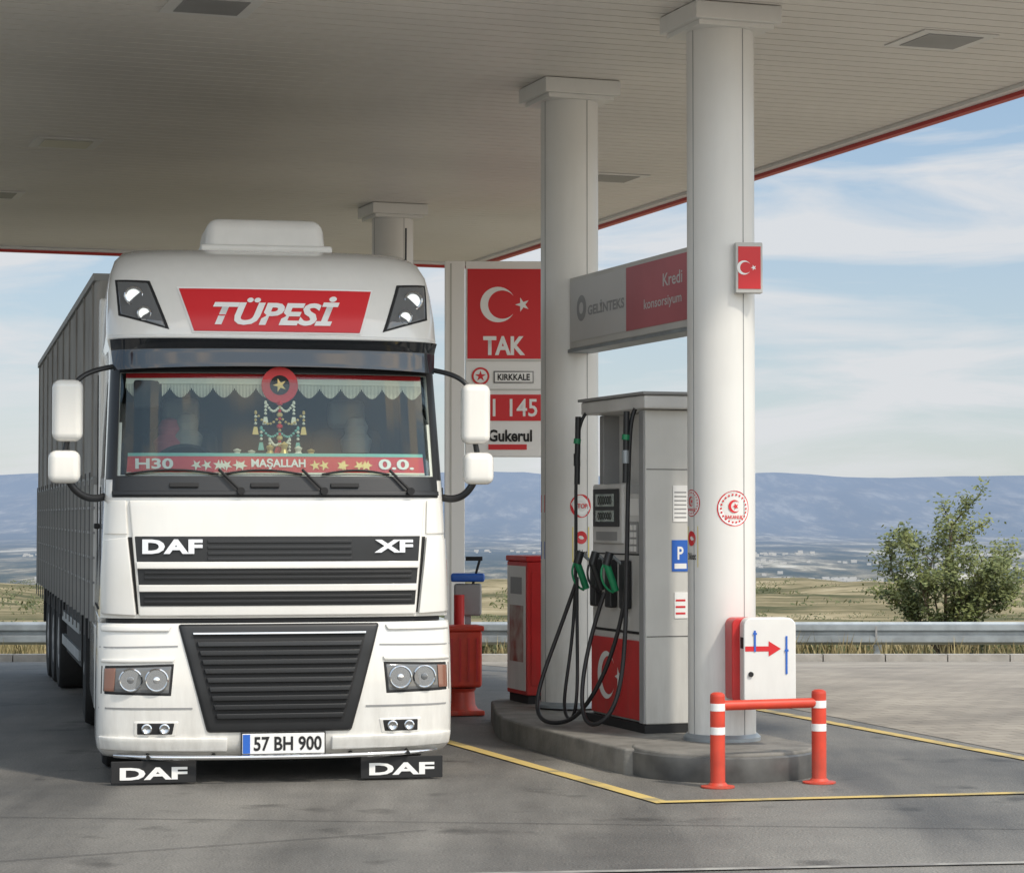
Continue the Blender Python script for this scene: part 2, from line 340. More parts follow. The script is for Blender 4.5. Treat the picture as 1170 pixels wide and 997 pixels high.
def blades(name,n,xr,yr,hr,m,zf,w=.02):
    vs=[];fs=[]
    for _ in range(n):
        x=random.uniform(*xr); y=random.uniform(*yr); cl=noise.noise(Vector((x*.35,y*.35,0)))
        if cl<-.12 and random.random()<.7: continue
        h=random.uniform(*hr)*(1+.9*max(0,cl)); a=random.uniform(0,math.pi); dx,dy=math.cos(a)*w,math.sin(a)*w; lx,ly=random.gauss(0,.12)*h*2,random.gauss(0,.12)*h*2
        z=zf(x,y); k=len(vs); vs+=[(x-dx,y-dy,z),(x+dx,y+dy,z),(x+lx,y+ly,z+h)]; fs.append((k,k+1,k+2))
    return mesh(name,vs,fs,m)
tz=lambda x,y: float(np.interp(y,px,pz))
blades('dry_grass',30000,(-26,30),(38.5,52),(.15,.45),'grass',tz)
def leafball(vs,fs,c,rx,rz,n,ls):
    for _ in range(n):
        d=Vector((random.gauss(0,1),random.gauss(0,1),random.gauss(0,1))).normalized()*random.uniform(.45,1)
        p=Vector(c)+Vector((d.x*rx,d.y*rx,d.z*rz)); u=Vector((random.gauss(0,1),random.gauss(0,1),random.gauss(0,1))).normalized(); v=u.orthogonal().normalized()
        s=ls*random.uniform(.6,1.3); k=len(vs); vs+=[p-u*s,p+v*s*.45,p+u*s,p-v*s*.45]; fs.append((k,k+1,k+2,k+3))
vs=[];fs=[]
for _ in range(900):
    y=random.choice([random.uniform(44,60),random.uniform(90,200),random.uniform(150,600),random.uniform(250,900),random.uniform(300,1000)]); x=random.uniform(-.3,.33)*y
    s=random.uniform(.3,.7)*(.6 if y<60 else 1.3 if y<200 else 3.2)
    leafball(vs,fs,(x,y,tz(x,y)+s*.2),s*1.6,s*.55,110 if y<60 else 60,s*.14)
for (x,y,s) in [(-1.2,41,.45),(-.5,42,.5),(-.1,41.5,.4),(.2,43,.5),(.6,41,.35),(-14,42,.5),(11,42,.55),(9.6,41.4,.5),(5.4,41,.3),(8.8,42.5,.5),(13,43,.6),(6.1,42,.25)]:
    leafball(vs,fs,(x,y,tz(x,y)+s*.4),s*1.3,s*.75,420,.07)
mesh('scrub_bushes',vs,fs,'leaf')
# tree
random.seed(21)
tree=empty('young_tree',(7.75,42.5,tz(0,42.5)))
vs=[];fs=[];tips=[]
def limb(p,d,L,r,lvl):
    pts=[p.copy()]; n=6
    for i in range(n):
        d=(d+Vector((random.gauss(0,.10),random.gauss(0,.10),random.gauss(0,.05)+.02))).normalized(); p=p+d*L/n; pts.append(p.copy())
        if lvl<2 and i>=1 and random.random()<.85:
            dd=(d+Vector((random.gauss(0,.7),random.gauss(0,.7),random.gauss(0,.3)))).normalized(); limb(p.copy(),dd,L*random.uniform(.28,.45),r*.5,lvl+1)
        if lvl>=1 or i>=3: tips.append((p.copy(),lvl))
    seg=6
    for i,q in enumerate(pts):
        rr=r*(1-i/(n+.5)); 
        for k in range(seg): a=k*2*math.pi/seg; vs.append(q+Vector((math.cos(a)*rr,math.sin(a)*rr,0)))
    b=len(vs)-seg*len(pts)
    for i in range(len(pts)-1):
        for k in range(seg): fs.append((b+i*seg+k,b+i*seg+(k+1)%seg,b+(i+1)*seg+(k+1)%seg,b+(i+1)*seg+k))
for k in range(11):
    a=k*2.4; t=random.uniform(.3,.95); limb(Vector((0,0,0)),Vector((math.cos(a)*t,math.sin(a)*t*.8,.9)).normalized(),random.uniform(1.4,2.15),.03,0)
limb(Vector((0,0,0)),Vector((-.16,0,1)).normalized(),2.45,.045,0)
limb(Vector((0,0,0)),Vector((.15,0,1)).normalized(),2.1,.04,0)
mesh('branches',vs,fs,'trunk',tree,smooth=True)
vs=[];fs=[]
for p,l in tips:
    for _ in range(8):
        q=p+Vector((random.gauss(0,.08),random.gauss(0,.08),random.gauss(0,.08))); u=Vector((random.gauss(0,1),random.gauss(0,1),random.gauss(0,.6))).normalized(); v=u.orthogonal().normalized(); s=random.uniform(.03,.052); k=len(vs)
        vs+=[q-u*s,q+v*s*.5,q+u*s,q-v*s*.5]; fs.append((k,k+1,k+2,k+3))
mesh('leaves',vs,fs,'leaf2',tree)
mast=empty('lattice_mast',(-44.5,200,tz(0,200)-1))
for i,(a,b) in enumerate([(-.5,-.5),(.5,-.5),(.5,.5),(-.5,.5)]): cyl('leg_%d'%i,(a,b,0),(a*.2,b*.2,8),.05,'steel',mast,6)
for z in range(1,8):
    k=.5*(1-.1*z); cyl('brace_%d'%z,(-k,-k,z),(k,-k,z+.8),.04,'steel',mast,5)

# ---------------------------------------------------------------- station frame
A=R(19.2); O=(1.55,17.5,0); CZ=5.6
can=empty('station_canopy',O,A)
r0,r1,s0,s1=-8.6,3.76,-1.8,17.4
sl=[]
s=s0
while s<s1-.02:
    sl.append((r0,r1-.02,s+.009,s+.191,CZ,CZ+.03)); s+=.2
boxes('ceiling_slats',sl,'ceil',can)
box('ceiling_backing',r0,r1,s0,s1,CZ+.031,CZ+.06,'gap',can)
box('roof_deck',r0,r1,s0,s1,CZ+.85,CZ+.95,'white2',can)
for n,a in {'fascia_side':(r1,r1+.08,s0-.08,s1+.08),'fascia_side_2':(r0-.08,r0,s0-.08,s1+.08),'fascia_far':(r0,r1,s1,s1+.08),'fascia_near':(r0,r1,s0-.08,s0)}.items():
    box(n,*a,CZ-.07,CZ+1.0,'fascia',can)
box('edge_trim',r1-.10,r1-.003,s0+.01,s1-.103,CZ-.035,CZ-.002,'white2',can)
box('edge_trim_far',r0+.01,r1-.003,s1-.10,s1-.003,CZ-.035,CZ-.002,'white2',can)
def frame2loc(X,Y):
    dx,dy=X-O[0],Y-O[1]; return dx*math.cos(A)+dy*math.sin(A), -dx*math.sin(A)+dy*math.cos(A)
for i,(X,Y) in enumerate([(3.39,18.55),(1.11,26.16),(-4.5,23.71),(-2.21,17.28),(-6.06,27.5)]):
    r,s=frame2loc(X,Y)
    box('lamp_frame_%d'%i,r-.33,r+.33,s-.33,s+.33,CZ-.012,CZ-.001,'white2',can,.004)
    box('lamp_glass_%d'%i,r-.24,r+.24,s-.24,s+.24,CZ-.017,CZ-.013,'pumpd' if i!=2 else 'lamp',can)
def column(X,Y,zb,rad=.25):
    c=empty('canopy_column',(X,Y,0),A)
    lathe('shaft',[(rad,zb),(rad,CZ-.14)],(0,0,0),'colw',c,seg=64)
    lathe('foot_ring',[(rad+.035,zb),(rad+.035,zb+.025),(rad+.01,zb+.05),(rad-.01,zb+.05)],(0,0,0),'steel',c,seg=64)
    box('cap_lower',-.30,.30,-.30,.30,CZ-.17,CZ-.135,'colw',c)
    box('cap_upper',-.345,.345,-.345,.345,CZ-.134,CZ-.005,'colw',c,.008)
    for k_,a in enumerate((R(36),R(-58))):
        d=rad+.0015
        box('joint_strip_%d'%k_,-.003,.003,-.0015,.0015,zb+.05,CZ-.17,'pumpd',c).matrix_basis=Matrix.Translation((d*math.sin(a-A),-d*math.cos(a-A),0))@Matrix.Rotation(a-A,4,'Z')
    return c
c1=column(1.55,17.5,.2); c2=column(.5,20.5,.2); c3=column(-1.45,28.6,gz(28.6))
def badge(c,ang,z,r,seed='a'):
    a=ang-A; q=.2525
    polyplate('badge_rim',circ(r),oncyl(0,0,q,a,z),'redsign',c)
    polyplate('badge_white',circ(r*.93),oncyl(0,0,q+.0015,a,z),'wsign',c)
    polyplate('badge_emblem',crescent_pts(0,0,r*.36),oncyl(0,0,q+.003,a,z+r*.12),'redsign',c)
    polyplate('badge_star',star_pts(.01,0,r*.2),oncyl(0,0,q+.003,a,z+r*.12),'redsign',c)
    text('badge_text','BAKANLIK',r*1.1,r*.2,oncyl(0,0,q+.003,a,z-r*.48),'redsign',c)
    for k in range(22):
        t=2*math.pi*k/22; polyplate('badge_dot',rect(r*.10,r*.10),(lambda tx,tz_:(lambda x,y:oncyl(0,0,q+.003,a,z)(x+tx,y+tz_)))(r*.78*math.cos(t),r*.78*math.sin(t)),'redsign',c)
badge(c1,R(17),1.9,.13); 
badge(c1,R(-66),1.94,.10); 
for c,ang,z0,k in [(c1,R(-66),1.62,1),(c2,R(22),1.60,1)]:
    a=ang-A
    polyplate('sticker_yellow',rect(.16,.3),oncyl(0,0,.2525,a,z0),'yellow',c)
    polyplate('sticker_yellow_disc',circ(.055),oncyl(0,0,.254,a,z0+.06),'redsign',c)
    text('sticker_yellow_text','Dikkat',.12,.05,oncyl(0,0,.254,a,z0-.07),'black',c)
polyplate('round_sticker',circ(.1),oncyl(0,0,.2525,R(22)-A,1.93),'redsign',c2)
polyplate('round_sticker_in',circ(.075),oncyl(0,0,.254,R(22)-A,1.93),'wsign',c2)
text('round_sticker_text','STOP',.12,.04,oncyl(0,0,.2555,R(22)-A,1.93),'redsign',c2)
for z,m_ in ((1.95,'redsign'),(1.72,'wsign'),(1.55,'blue')):
    polyplate('edge_sticker',rect(.10,.15),oncyl(0,0,.2525,R(-70)-A,z),m_,c2)

isl=empty('fuel_island',O,A)
pts=[(-.88,-.25),(-.9,0),(-.9,1.9),(-.86,2.5),(-.72,3.1),(-.5,3.8),(-.38,4.2),(-.25,4.38),(.35,4.4),(.5,4.2),(.55,3.9),(.55,-.1),(.45,-.28),(-.8,-.33)]
def prism(name,pts,z0,z1,m,parent,bevel=0):
    n=len(pts); vs=[(*p,z0) for p in pts]+[(*p,z1) for p in pts]; fs=[tuple(range(n)),tuple(range(n,2*n))]+[(i,(i+1)%n,n+(i+1)%n,n+i) for i in range(n)]
    return mesh(name,vs,fs,m,parent,bevel=bevel)
prism('island_slab',pts,-.02,.185,'conc',isl,.02)
r_,s_=frame2loc(1.52,17.08)
prism('round_nose',[(r_+.66*math.cos(t),s_+.63*math.sin(t)) for t in np.linspace(0,2*math.pi,65)[:-1]],-.02,.2,'conc',isl,.02)
M['steelband']=mat('nose_steel_band',(.20,.20,.195),.45,metal=.5,nscale=5,namt=.4)
lathe('nose_band',[(.665,-.01),(.672,.0),(.672,.165),(.66,.175)],(r_,s_,0),'steelband',isl,seg=64)

pump=empty('fuel_dispenser',O,A)
ZI=.187
box('plinth',-.31,.31,.74,2.0,ZI,.25,'matt',pump)
box('end_pillar',-.30,.30,.75,.85,.251,2.66,'pumps',pump,.012)
box('pillar_trim',-.312,-.301,.755,.845,.26,2.65,'pumpd',pump)
box('body',-.27,.27,.855,1.95,.251,2.02,'pumpg',pump,.015)
box('body_head',-.29,.29,1.25,1.90,1.62,2.10,'pumpg',pump,.02)
box('far_post',-.20,.20,1.88,1.97,2.02,2.66,'pumpd',pump,.01)
box('upper_panel',-.06,.2,.855,1.88,2.02,2.66,'pumpg',pump)
box('header',-.34,.34,.66,2.03,2.665,2.77,'pumpg',pump,.015)
box('header_lip',-.36,.36,.64,2.05,2.772,2.795,'pumpd',pump,.005)
box('red_panel',-.285,-.272,.87,1.935,.27,.88,'red',pump,.004)
flag('panel',-.10,0,.19,lane(-.287,1.5,.58),pump)
box('display_bezel',-.305,-.291,1.30,1.85,1.76,2.06,'black',pump,.006)
box('display_lcd',-.309,-.306,1.38,1.78,1.92,2.02,'lcd',pump); box('display_lcd2',-.309,-.306,1.38,1.78,1.80,1.89,'lcd',pump)
text('digits','000000',.3,.07,lane(-.3105,1.58,1.97),'matt',pump); text('digits2','000000',.3,.06,lane(-.3105,1.58,1.845),'matt',pump)
box('keypad',-.283,-.271,.95,1.18,1.55,1.8,'pumpd',pump,.004)
boxes('keys',[(-.288,-.2835,.97+i*.07,1.02+i*.07,1.57+j*.055,1.61+j*.055) for i in range(3) for j in range(4)],'wsign',pump)
box('info_plate',-.274,-.271,.95,1.2,1.85,1.98,'wsign',pump); box('info_plate2',-.295,-.291,1.35,1.8,1.65,1.72,'pumpd',pump)
for i,y in enumerate((1.15,1.45,1.78)):
    box('nozzle_boot_%d'%i,-.34,-.271,y-.06,y+.06,1.12,1.5,'black',pump,.015)
box('seam',-.276,-.2705,.87,1.93,.93,.95,'matt',pump); box('seam2',-.276,-.2705,.87,1.93,1.54,1.55,'matt',pump)
for i,(z0,z1) in enumerate(((.92,.925),(2.2,2.205))): box('end_seam_%d'%i,-.29,.29,.7465,.7495,z0,z1,'matt',pump)
box('price_note',-.07,.06,.744,.7485,1.80,2.08,'wsign',pump); box('price_note_b',-.06,.05,.744,.7485,1.06,1.26,'wsign',pump)
box('blue_sticker',-.08,.06,.744,.7485,1.42,1.66,'blue',pump); text('blue_P','P',.05,.1,front(-.01,.742,1.56),'wsign',pump); box('blue_sub',-.06,.04,.742,.7435,1.44,1.48,'wsign',pump)
for i in range(7): box('note_line_%d'%i,-.06,.04,.742,.7435,1.83+i*.032,1.84+i*.032,'pumpd',pump)
for i in range(3): box('note_lineb_%d'%i,-.05,.03,.742,.7435,1.09+i*.05,1.105+i*.05,'redsign',pump)
tube('hose_1',[(-.30,1.93,2.7),(-.38,1.93,2.66),(-.42,1.93,2.4),(-.42,1.93,1.9),(-.42,1.93,1.2),(-.48,1.9,.7),(-.62,1.75,.27),(-.62,1.45,.2),(-.60,1.4,.5),(-.52,1.65,1.0),(-.46,1.8,1.35)],.014,'hose',pump)
tube('hose_1_loop',[(-.46,1.83,1.30),(-.56,1.90,.95),(-.76,1.9,.5),(-.82,1.8,.22),(-.74,1.5,.20),(-.60,1.2,.30),(-.40,1.0,.9),(-.36,.95,1.4)],.017,'hose',pump)
tube('hose_2',[(-.30,.88,2.7),(-.36,.88,2.66),(-.38,.88,2.4),(-.40,.88,1.6),(-.42,.85,.8),(-.52,.80,.35),(-.68,.9,.21),(-.70,1.15,.32),(-.60,1.25,.8),(-.47,1.17,1.25)],.017,'hose',pump)
for i,(y,z) in enumerate(((1.93,2.45),(.88,2.45))):
    cyl('hose_spring_%d'%i,(-.40,y,z+.2),(-.41,y,z-.35),.024,'black',pump); cyl('hose_coupling_%d'%i,(-.41,y,z-.1),(-.41,y,z-.2),.028,'steel' if i else 'black',pump)
    cyl('hose_clip_%d'%i,(-.405,y,z+.02),(-.41,y,z-.02),.03,'green',pump)
for i,(y,z) in enumerate(((1.80,1.42),(1.16,1.42),(1.46,1.42))):
    cyl('nozzle_grip_%d'%i,(-.38,y,z-.16),(-.46,y,z+.06),.028,'green' if i<2 else 'black',pump); cyl('nozzle_body_%d'%i,(-.46,y,z+.04),(-.43,y,z+.14),.034,'black',pump)
    cyl('nozzle_spout_%d'%i,(-.43,y,z+.13),(-.33,y,z+.05),.013,'steel',pump); tube('nozzle_guard_%d'%i,[(-.47,y,z+.06),(-.53,y,z),(-.50,y,z-.14),(-.40,y,z-.17)],.009,'green' if i<2 else 'black',pump)
bn=empty('overhead_sign_box',O,A)
box('frame',-.10,.10,.27,2.92,3.27,3.88,'pumps',bn,.01)
box('panel_grey',-.106,-.101,1.62,2.89,3.33,3.84,'grysign',bn); box('panel_red',-.106,-.101,.29,1.615,3.33,3.84,'pink',bn)
box('bottom_trim',-.115,.105,.26,2.93,3.24,3.268,'steel',bn)
polyplate('logo_disc',circ(.11),lane(-.108,2.62,3.6),'pumpd',bn); polyplate('logo_in',circ(.05),lane(-.1095,2.62,3.6),'grysign',bn)
text('grey_text','GELİNTEKS',.82,.11,lane(-.108,2.06,3.58),'pumpd',bn,.03)
text('red_text1','Kredi',.38,.10,lane(-.108,.66,3.67),'grysign',bn,.01); text('red_text2','konsorsiyum',.75,.10,lane(-.108,.86,3.50),'grysign',bn,.01)
fs_=empty('flag_sign',(1.62,17.31,0),R(6))
box('sign_body',.0,.20,-.12,-.04,3.47,3.84,'pumps',fs_,.006); box('sign_face',.018,.184,-.124,-.121,3.50,3.81,'redsign',fs_)
box('bracket',.02,.14,-.045,.05,3.6,3.7,'steel',fs_)
flag('sign',-.03,0,.052,front(.09,-.1265,3.655),fs_)
cb=empty('service_cabinet',O,A)
box('body',-.22,.25,3.68,4.22,.26,1.44,'red',cb,.012); box('top',-.23,.26,3.67,4.23,1.441,1.49,'red',cb,.01); box('base',-.2,.23,3.7,4.2,.186,.259,'matt',cb)
box('side_panel',-.226,-.221,3.71,4.19,.30,1.40,'white2',cb); box('poster',-.2285,-.2265,3.76,4.12,.55,1.05,'bill',cb)
box('notice',-.2285,-.2265,3.8,4.1,1.15,1.3,'pumpd',cb); box('end_panel',-.18,.2,3.674,3.679,.35,1.35,'red',cb,.003)
bb=empty('bollard_barrier')
for i,(X,Y) in enumerate(((1.40,16.15),(2.125,16.42))):
    cyl('post_%d'%i,(X,Y,0),(X,Y,.62),.051,'orred',bb,32); lathe('cap_%d'%i,[(.051,.62),(.048,.635),(.03,.645),(.002,.648)],(X,Y,0),'orred',bb,seg=32)
    for k,z in enumerate((.36,.52)): lathe('band_%d_%d'%(i,k),[(.0512,z),(.0522,z+.001),(.0522,z+.05),(.0512,z+.051)],(X,Y,0),'wsign',bb,seg=32)
    lathe('flange_%d'%i,[(.115,.002),(.115,.012),(.07,.018),(.055,.035)],(X,Y,0),'orred',bb,seg=32)
cyl('rail',(1.40,16.15,.555),(2.125,16.42,.555),.034,'orred',bb,24)
cx=empty('control_box',(1.81,17.05,0),R(7))
def roundbox(name,x0,x1,y0,y1,z0,z1,rr,m,parent,bevel=.01):
    pts=[]
    for (a0,cx_,cz_) in ((-90,x1-rr*.6,z0+rr*.6),(0,x1-rr,z1-rr),(90,x0+rr,z1-rr),(180,x0+rr*.6,z0+rr*.6)):
        q=rr if cz_>(z0+z1)/2 else rr*.6
        for t in np.linspace(R(a0),R(a0+90),7): pts.append((cx_+q*math.cos(t),cz_+q*math.sin(t)))
    n=len(pts); vs=[(p[0],y0,p[1]) for p in pts]+[(p[0],y1,p[1]) for p in pts]; f=[tuple(range(n)),tuple(range(n,2*n))]+[(i,(i+1)%n,n+(i+1)%n,n+i) for i in range(n)]
    return mesh(name,vs,f,m,parent,bevel=bevel)
roundbox('red_back',-.235,.17,-.02,.22,.52,1.11,.05,'red',cx); 
roundbox('white_cover',-.18,.20,-.16,-.021,.51,1.12,.06,'white2',cx)
polyplate('arrow',[(-.14,-.018),(.03,-.018),(.03,-.055),(.12,0),(.03,.055),(.03,.018),(-.14,.018)],front(-.03,-.1625,.90),'redsign',cx)
for i,(a,b) in enumerate(((-.10,.97),(.13,.85))): 
    box('blue_stripe_%d'%i,a-.007,a+.007,-.1660,-.1640,b-.09 if i==0 else b-.13,b+.06 if i==0 else b+.14,'blue',cx); box('white_plug_%d'%i,a-.014,a+.014,-.168,-.1665,b+.03,b+.045,'blue',cx)
cyl('lock',(-.13,-.175,.72),(-.13,-.16,.72),.018,'matt',cx); box('hinge',-.181,-.176,-.15,-.05,.9,.98,'matt',cx); box('bracket',-.18,.02,.10,.35,.7,.9,'steel',cx)

bs=empty('red_waste_bin',(-.47,22.0,0),R(12))
lathe('skirt',[(.17,.03),(.13,.10),(.12,.22),(.14,.25)],(0,0,0),'orred',bs,axis='Z',seg=32)
box('body',-.17,.17,-.15,.15,.26,.79,'orred',bs,.03); box('base',-.19,.19,-.17,.17,.005,.05,'orred',bs,.01); box('rim',-.185,.185,-.165,.165,.78,.83,'orred',bs,.012)
boxes('ribs',[(-.13+i*.08,-.11+i*.08,-.158,-.15,.32,.72) for i in range(4)],'red',bs)
ws=empty('window_washer_stand',(-.42,22.5,0),0)
box('pole',-.03,.03,-.03,.03,0,1.1,'steel',ws); box('bucket',-.13,.13,-.1,.1,.9,1.2,'pumpd',ws,.02); box('blue_lid',-.16,.16,-.12,.12,1.22,1.30,'blue',ws,.02); cyl('handle',(.05,-.05,1.2),(.12,-.05,1.45),.012,'matt',ws,8); cyl('bottle',(-.08,-.13,.75),(-.08,-.13,1.1),.05,'red',ws); box('squeegee',-.02,.14,-.08,-.06,1.42,1.46,'matt',ws)

# pylon price sign
py_=empty('price_pylon_sign',(0,29.2,0),R(2))
gzz=gz(29.2); k=29.2/2700
def PX(p): return (p-585)*k
def PZ(p): return 1.85+(588-p)*k
box('pole_box',PX(508),PX(531),0,.35,gzz,PZ(297),'wsign',py_,.01); box('pole_groove',PX(514),PX(516),-.004,0-.001,gzz,PZ(300),'pumps',py_)
box('panel_body',PX(532),PX(640),.02,.3,PZ(521),PZ(297),'wsign',py_,.01)
box('pole_box_2',PX(641),PX(656),0,.35,gzz,PZ(297),'wsign',py_,.01)
box('red_top',PX(534),PX(619),.012,.018,PZ(409),PZ(306),'redsign',py_)
flag('top',0,0,.22,front(PX(569),.009,PZ(347)),py_)
text('TAK','TAK',PX(600)-PX(552),.235,front(PX(576),.009,PZ(394)),'wsign',py_,.035)
box('sep1',PX(534),PX(619),.012,.018,PZ(412),PZ(410.5),'pumps',py_)
polyplate('emblem',circ(.11),front(PX(549),.012,PZ(429)),'redsign',py_); polyplate('emblem_in',circ(.085),front(PX(549),.011,PZ(429)),'wsign',py_); polyplate('emblem_star',star_pts(0,0,.07,math.pi/2),front(PX(549),.010,PZ(429)),'redsign',py_)
box('plate',PX(564),PX(610),.012,.018,PZ(437),PZ(423),'lensd',py_); box('plate_in',PX(565.5),PX(608.5),.010,.0115,PZ(435.5),PZ(424.5),'wsign',py_); text('plate_text','KIRKKALE',PX(605)-PX(568),.08,front(PX(587),.0085,PZ(430)),'matt',py_,.03)
box('sep2',PX(560),PX(619),.012,.018,PZ(445),PZ(443.5),'pumps',py_)
box('price_red',PX(558),PX(619),.012,.018,PZ(480),PZ(450),'redsign',py_); text('price','1 145',PX(614)-PX(563),.22,front(PX(588.5),.009,PZ(465)),'wsign',py_,.012)
text('brand','Gukerul',PX(608)-PX(558),.15,front(PX(583),.012,PZ(497)),'matt',py_,.03)
box('redstrip',PX(558),PX(602),.012,.018,PZ(513),PZ(507),'redsign',py_); box('redstrip2',PX(536),PX(552),.012,.018,PZ(470),PZ(466),'pumps',py_); box('redstrip3',PX(536),PX(552),.012,.018,PZ(500),PZ(494),'redsign',py_)

# ---------------------------------------------------------------- truck
TR=empty('lorry',(-1.605,16.4,0),R(11))
TL=empty('trailer_group',(0,0,0),0,TR); TL.matrix_basis=Matrix.Translation((0,4,0))@Matrix.Rotation(R(2.5),4,'Z')@Matrix.Translation((0,-4,0))
tz_=[.18,.22,.30,.60,.95,1.10,1.14,1.5,1.95,2.10,2.88,3.03,3.06,3.10,3.25,3.45,3.60,3.71,3.79,3.83]
tf=[.12,.05,.02,.00,.02,.05,.06,.055,.09,.13,.33,.37,.30,.27,.31,.41,.53,.70,.95,1.35]
tw=[1.20,1.24,1.25,1.25,1.245,1.24,1.23,1.22,1.20,1.195,1.165,1.165,1.17,1.185,1.185,1.175,1.155,1.12,1.06,.92]
td=[.36,.36,.36,.36,.36,.36,.36,.36,.36,.36,.36,.36,.4,.42,.46,.5,.5,.5,.5,.5]
NE=3.2
def fwd(z): return np.interp(z,tz_,tf),np.interp(z,tz_,tw),np.interp(z,tz_,td)
def surf(x,z):
    f,w,d=fwd(z); q=min(abs(x)/w,.998); return f+d*(1-(1-q**NE)**(1/NE))
def loft(name,zs,m,yb=2.3,inset=0,hole=None,cap=True):
    nf=60; vs=[];fs=[];ringn=None
    for z in zs:
        f,w,d=fwd(z); f+=inset; w-=inset; ring=[]
        for i in range(nf+1):
            t=math.pi*(1-i/nf); c,s=math.cos(t),math.sin(t)
            ring.append((w*math.copysign(abs(c)**(2/NE),c),f+d-d*abs(s)**(2/NE),z))
        for y in (1.2,1.8,yb-.05): 
            if y>f+d+.02 and y<yb: ring.append((w,y,z))
            else: ring.append((w,f+d+.01,z))
        ring.append((w-.05,yb,z)); ring.append((-w+.05,yb,z))
        for y in (yb-.05,1.8,1.2):
            if y>f+d+.02 and y<yb: ring.append((-w,y,z))
            else: ring.append((-w,f+d+.01,z))
        ringn=len(ring); vs+=ring
    for j in range(len(zs)-1):
        for i in range(ringn):
            k=(i+1)%ringn
            if hole and i<nf:
                xc=(vs[j*ringn+i][0]+vs[j*ringn+k][0])/2; zc=(zs[j]+zs[j+1])/2
                if hole(xc,zc): continue
            fs.append((j*ringn+i,j*ringn+k,(j+1)*ringn+k,(j+1)*ringn+i))
    if cap:
        fs.append(tuple(range(ringn))); fs.append(tuple((len(zs)-1)*ringn+i for i in range(ringn)))
    me=mesh(name,vs,fs,m,TR,smooth=True,angle=40); return me
def cpatch(name,tl,tr,br,bl,off,th,m,nx=24,nz=6,bs=0,ts=0,bevel=.004):
    vs=[];fs=[]
    for side in (0,1):
        for j in range(nz+1):
            v=j/nz
            for i in range(nx+1):
                u=i/nx
                xt=tl[0]+(tr[0]-tl[0])*u; zt=tl[1]+(tr[1]-tl[1])*u; xb=bl[0]+(br[0]-bl[0])*u; zb=bl[1]+(br[1]-bl[1])*u
                x=xt+(xb-xt)*v; q=1-(2*u-1)**2; z=zt+(zb-zt)*v+ts*q*(1-v)+bs*q*v
                vs.append((x,surf(x,z)-off+(th if side else 0),z))
    n=(nx+1)*(nz+1)
    for j in range(nz):
        for i in range(nx):
            a=j*(nx+1)+i; fs.append((a,a+1,a+nx+2,a+nx+1)); fs.append((n+a,n+a+nx+1,n+a+nx+2,n+a+1))
    for i in range(nx):
        fs.append((i,n+i,n+i+1,i+1)); a=nz*(nx+1)+i; fs.append((a,a+1,n+a+1,n+a))
    for j in range(nz):
        a=j*(nx+1); fs.append((a,a+nx+1,n+a+nx+1,n+a)); a+=nx; fs.append((a,n+a,n+a+nx+1,a+nx+1))
    return mesh(name,vs,fs,m,TR,bevel=bevel)
def sp(name,hw,z1,hw2,z0,off,th,m,**k): return cpatch(name,(-hw,z1),(hw,z1),(hw2,z0),(-hw2,z0),off,th,m,**k)
def on(x0,z0,off): return lambda a,b:(x0+a,surf(x0+a,z0+b)-off,z0+b)
hz0,hz1=2.13,2.85
zs=[1.14,1.3,1.5,1.7,1.95,2.04,hz0,2.3,2.5,2.7,hz1,2.95,3.03,3.06,3.10,3.15,3.25,3.35,3.45,3.53,3.60,3.66,3.71,3.75,3.79,3.812,3.83]
hole=lambda x,z: abs(x)<1.09 and hz0<z<hz1
loft('cab_shell',zs,'white',hole=hole)
loft('cab_lining',[1.5,2.04,hz0,2.3,2.5,2.7,hz1,2.95],'dark',yb=2.2,inset=.03,hole=hole)
loft('underframe',[.45,.9,1.3],'matt',yb=2.2,inset=.06)
loft('bumper',[.18,.20,.24,.30,.40,.5,.6,.75,.9,1.0,1.06,1.09,1.105],'white',yb=.78)
sp('windscreen',1.10,2.865,1.12,2.115,.004,.006,'glass',nx=40,nz=10,bevel=0)
sp('screen_rim_top',1.13,2.90,1.13,2.852,.012,.02,'black')
sp('cowl',1.19,2.125,1.195,1.975,.012,.02,'black',nx=40)
sp('cowl_ledge',1.15,2.02,1.15,1.99,.035,.03,'black',nx=40)
for s_ in (-1,1):
    cpatch('a_pillar_%d'%s_,(s_*1.09,2.9),(s_*1.155,2.9),(s_*1.19,2.10),(s_*1.115,2.10),.010,.02,'black',nx=6,nz=10)
sp('sun_visor',1.165,3.085,1.14,2.865,.13,.012,'visor',nx=40,bs=.03)
sp('visor_mount',1.12,3.05,1.12,3.0,.11,.15,'black',nx=30)
for x in (-.8,-.27,.27,.8): box('visor_bracket_%d'%(x*100),x-.02,x+.02,surf(x,2.95)-.12,surf(x,2.95),2.94,2.97,'black',TR)
sp('roof_lip',1.175,3.12,1.17,3.085,.018,.05,'white',nx=40,bevel=.012)
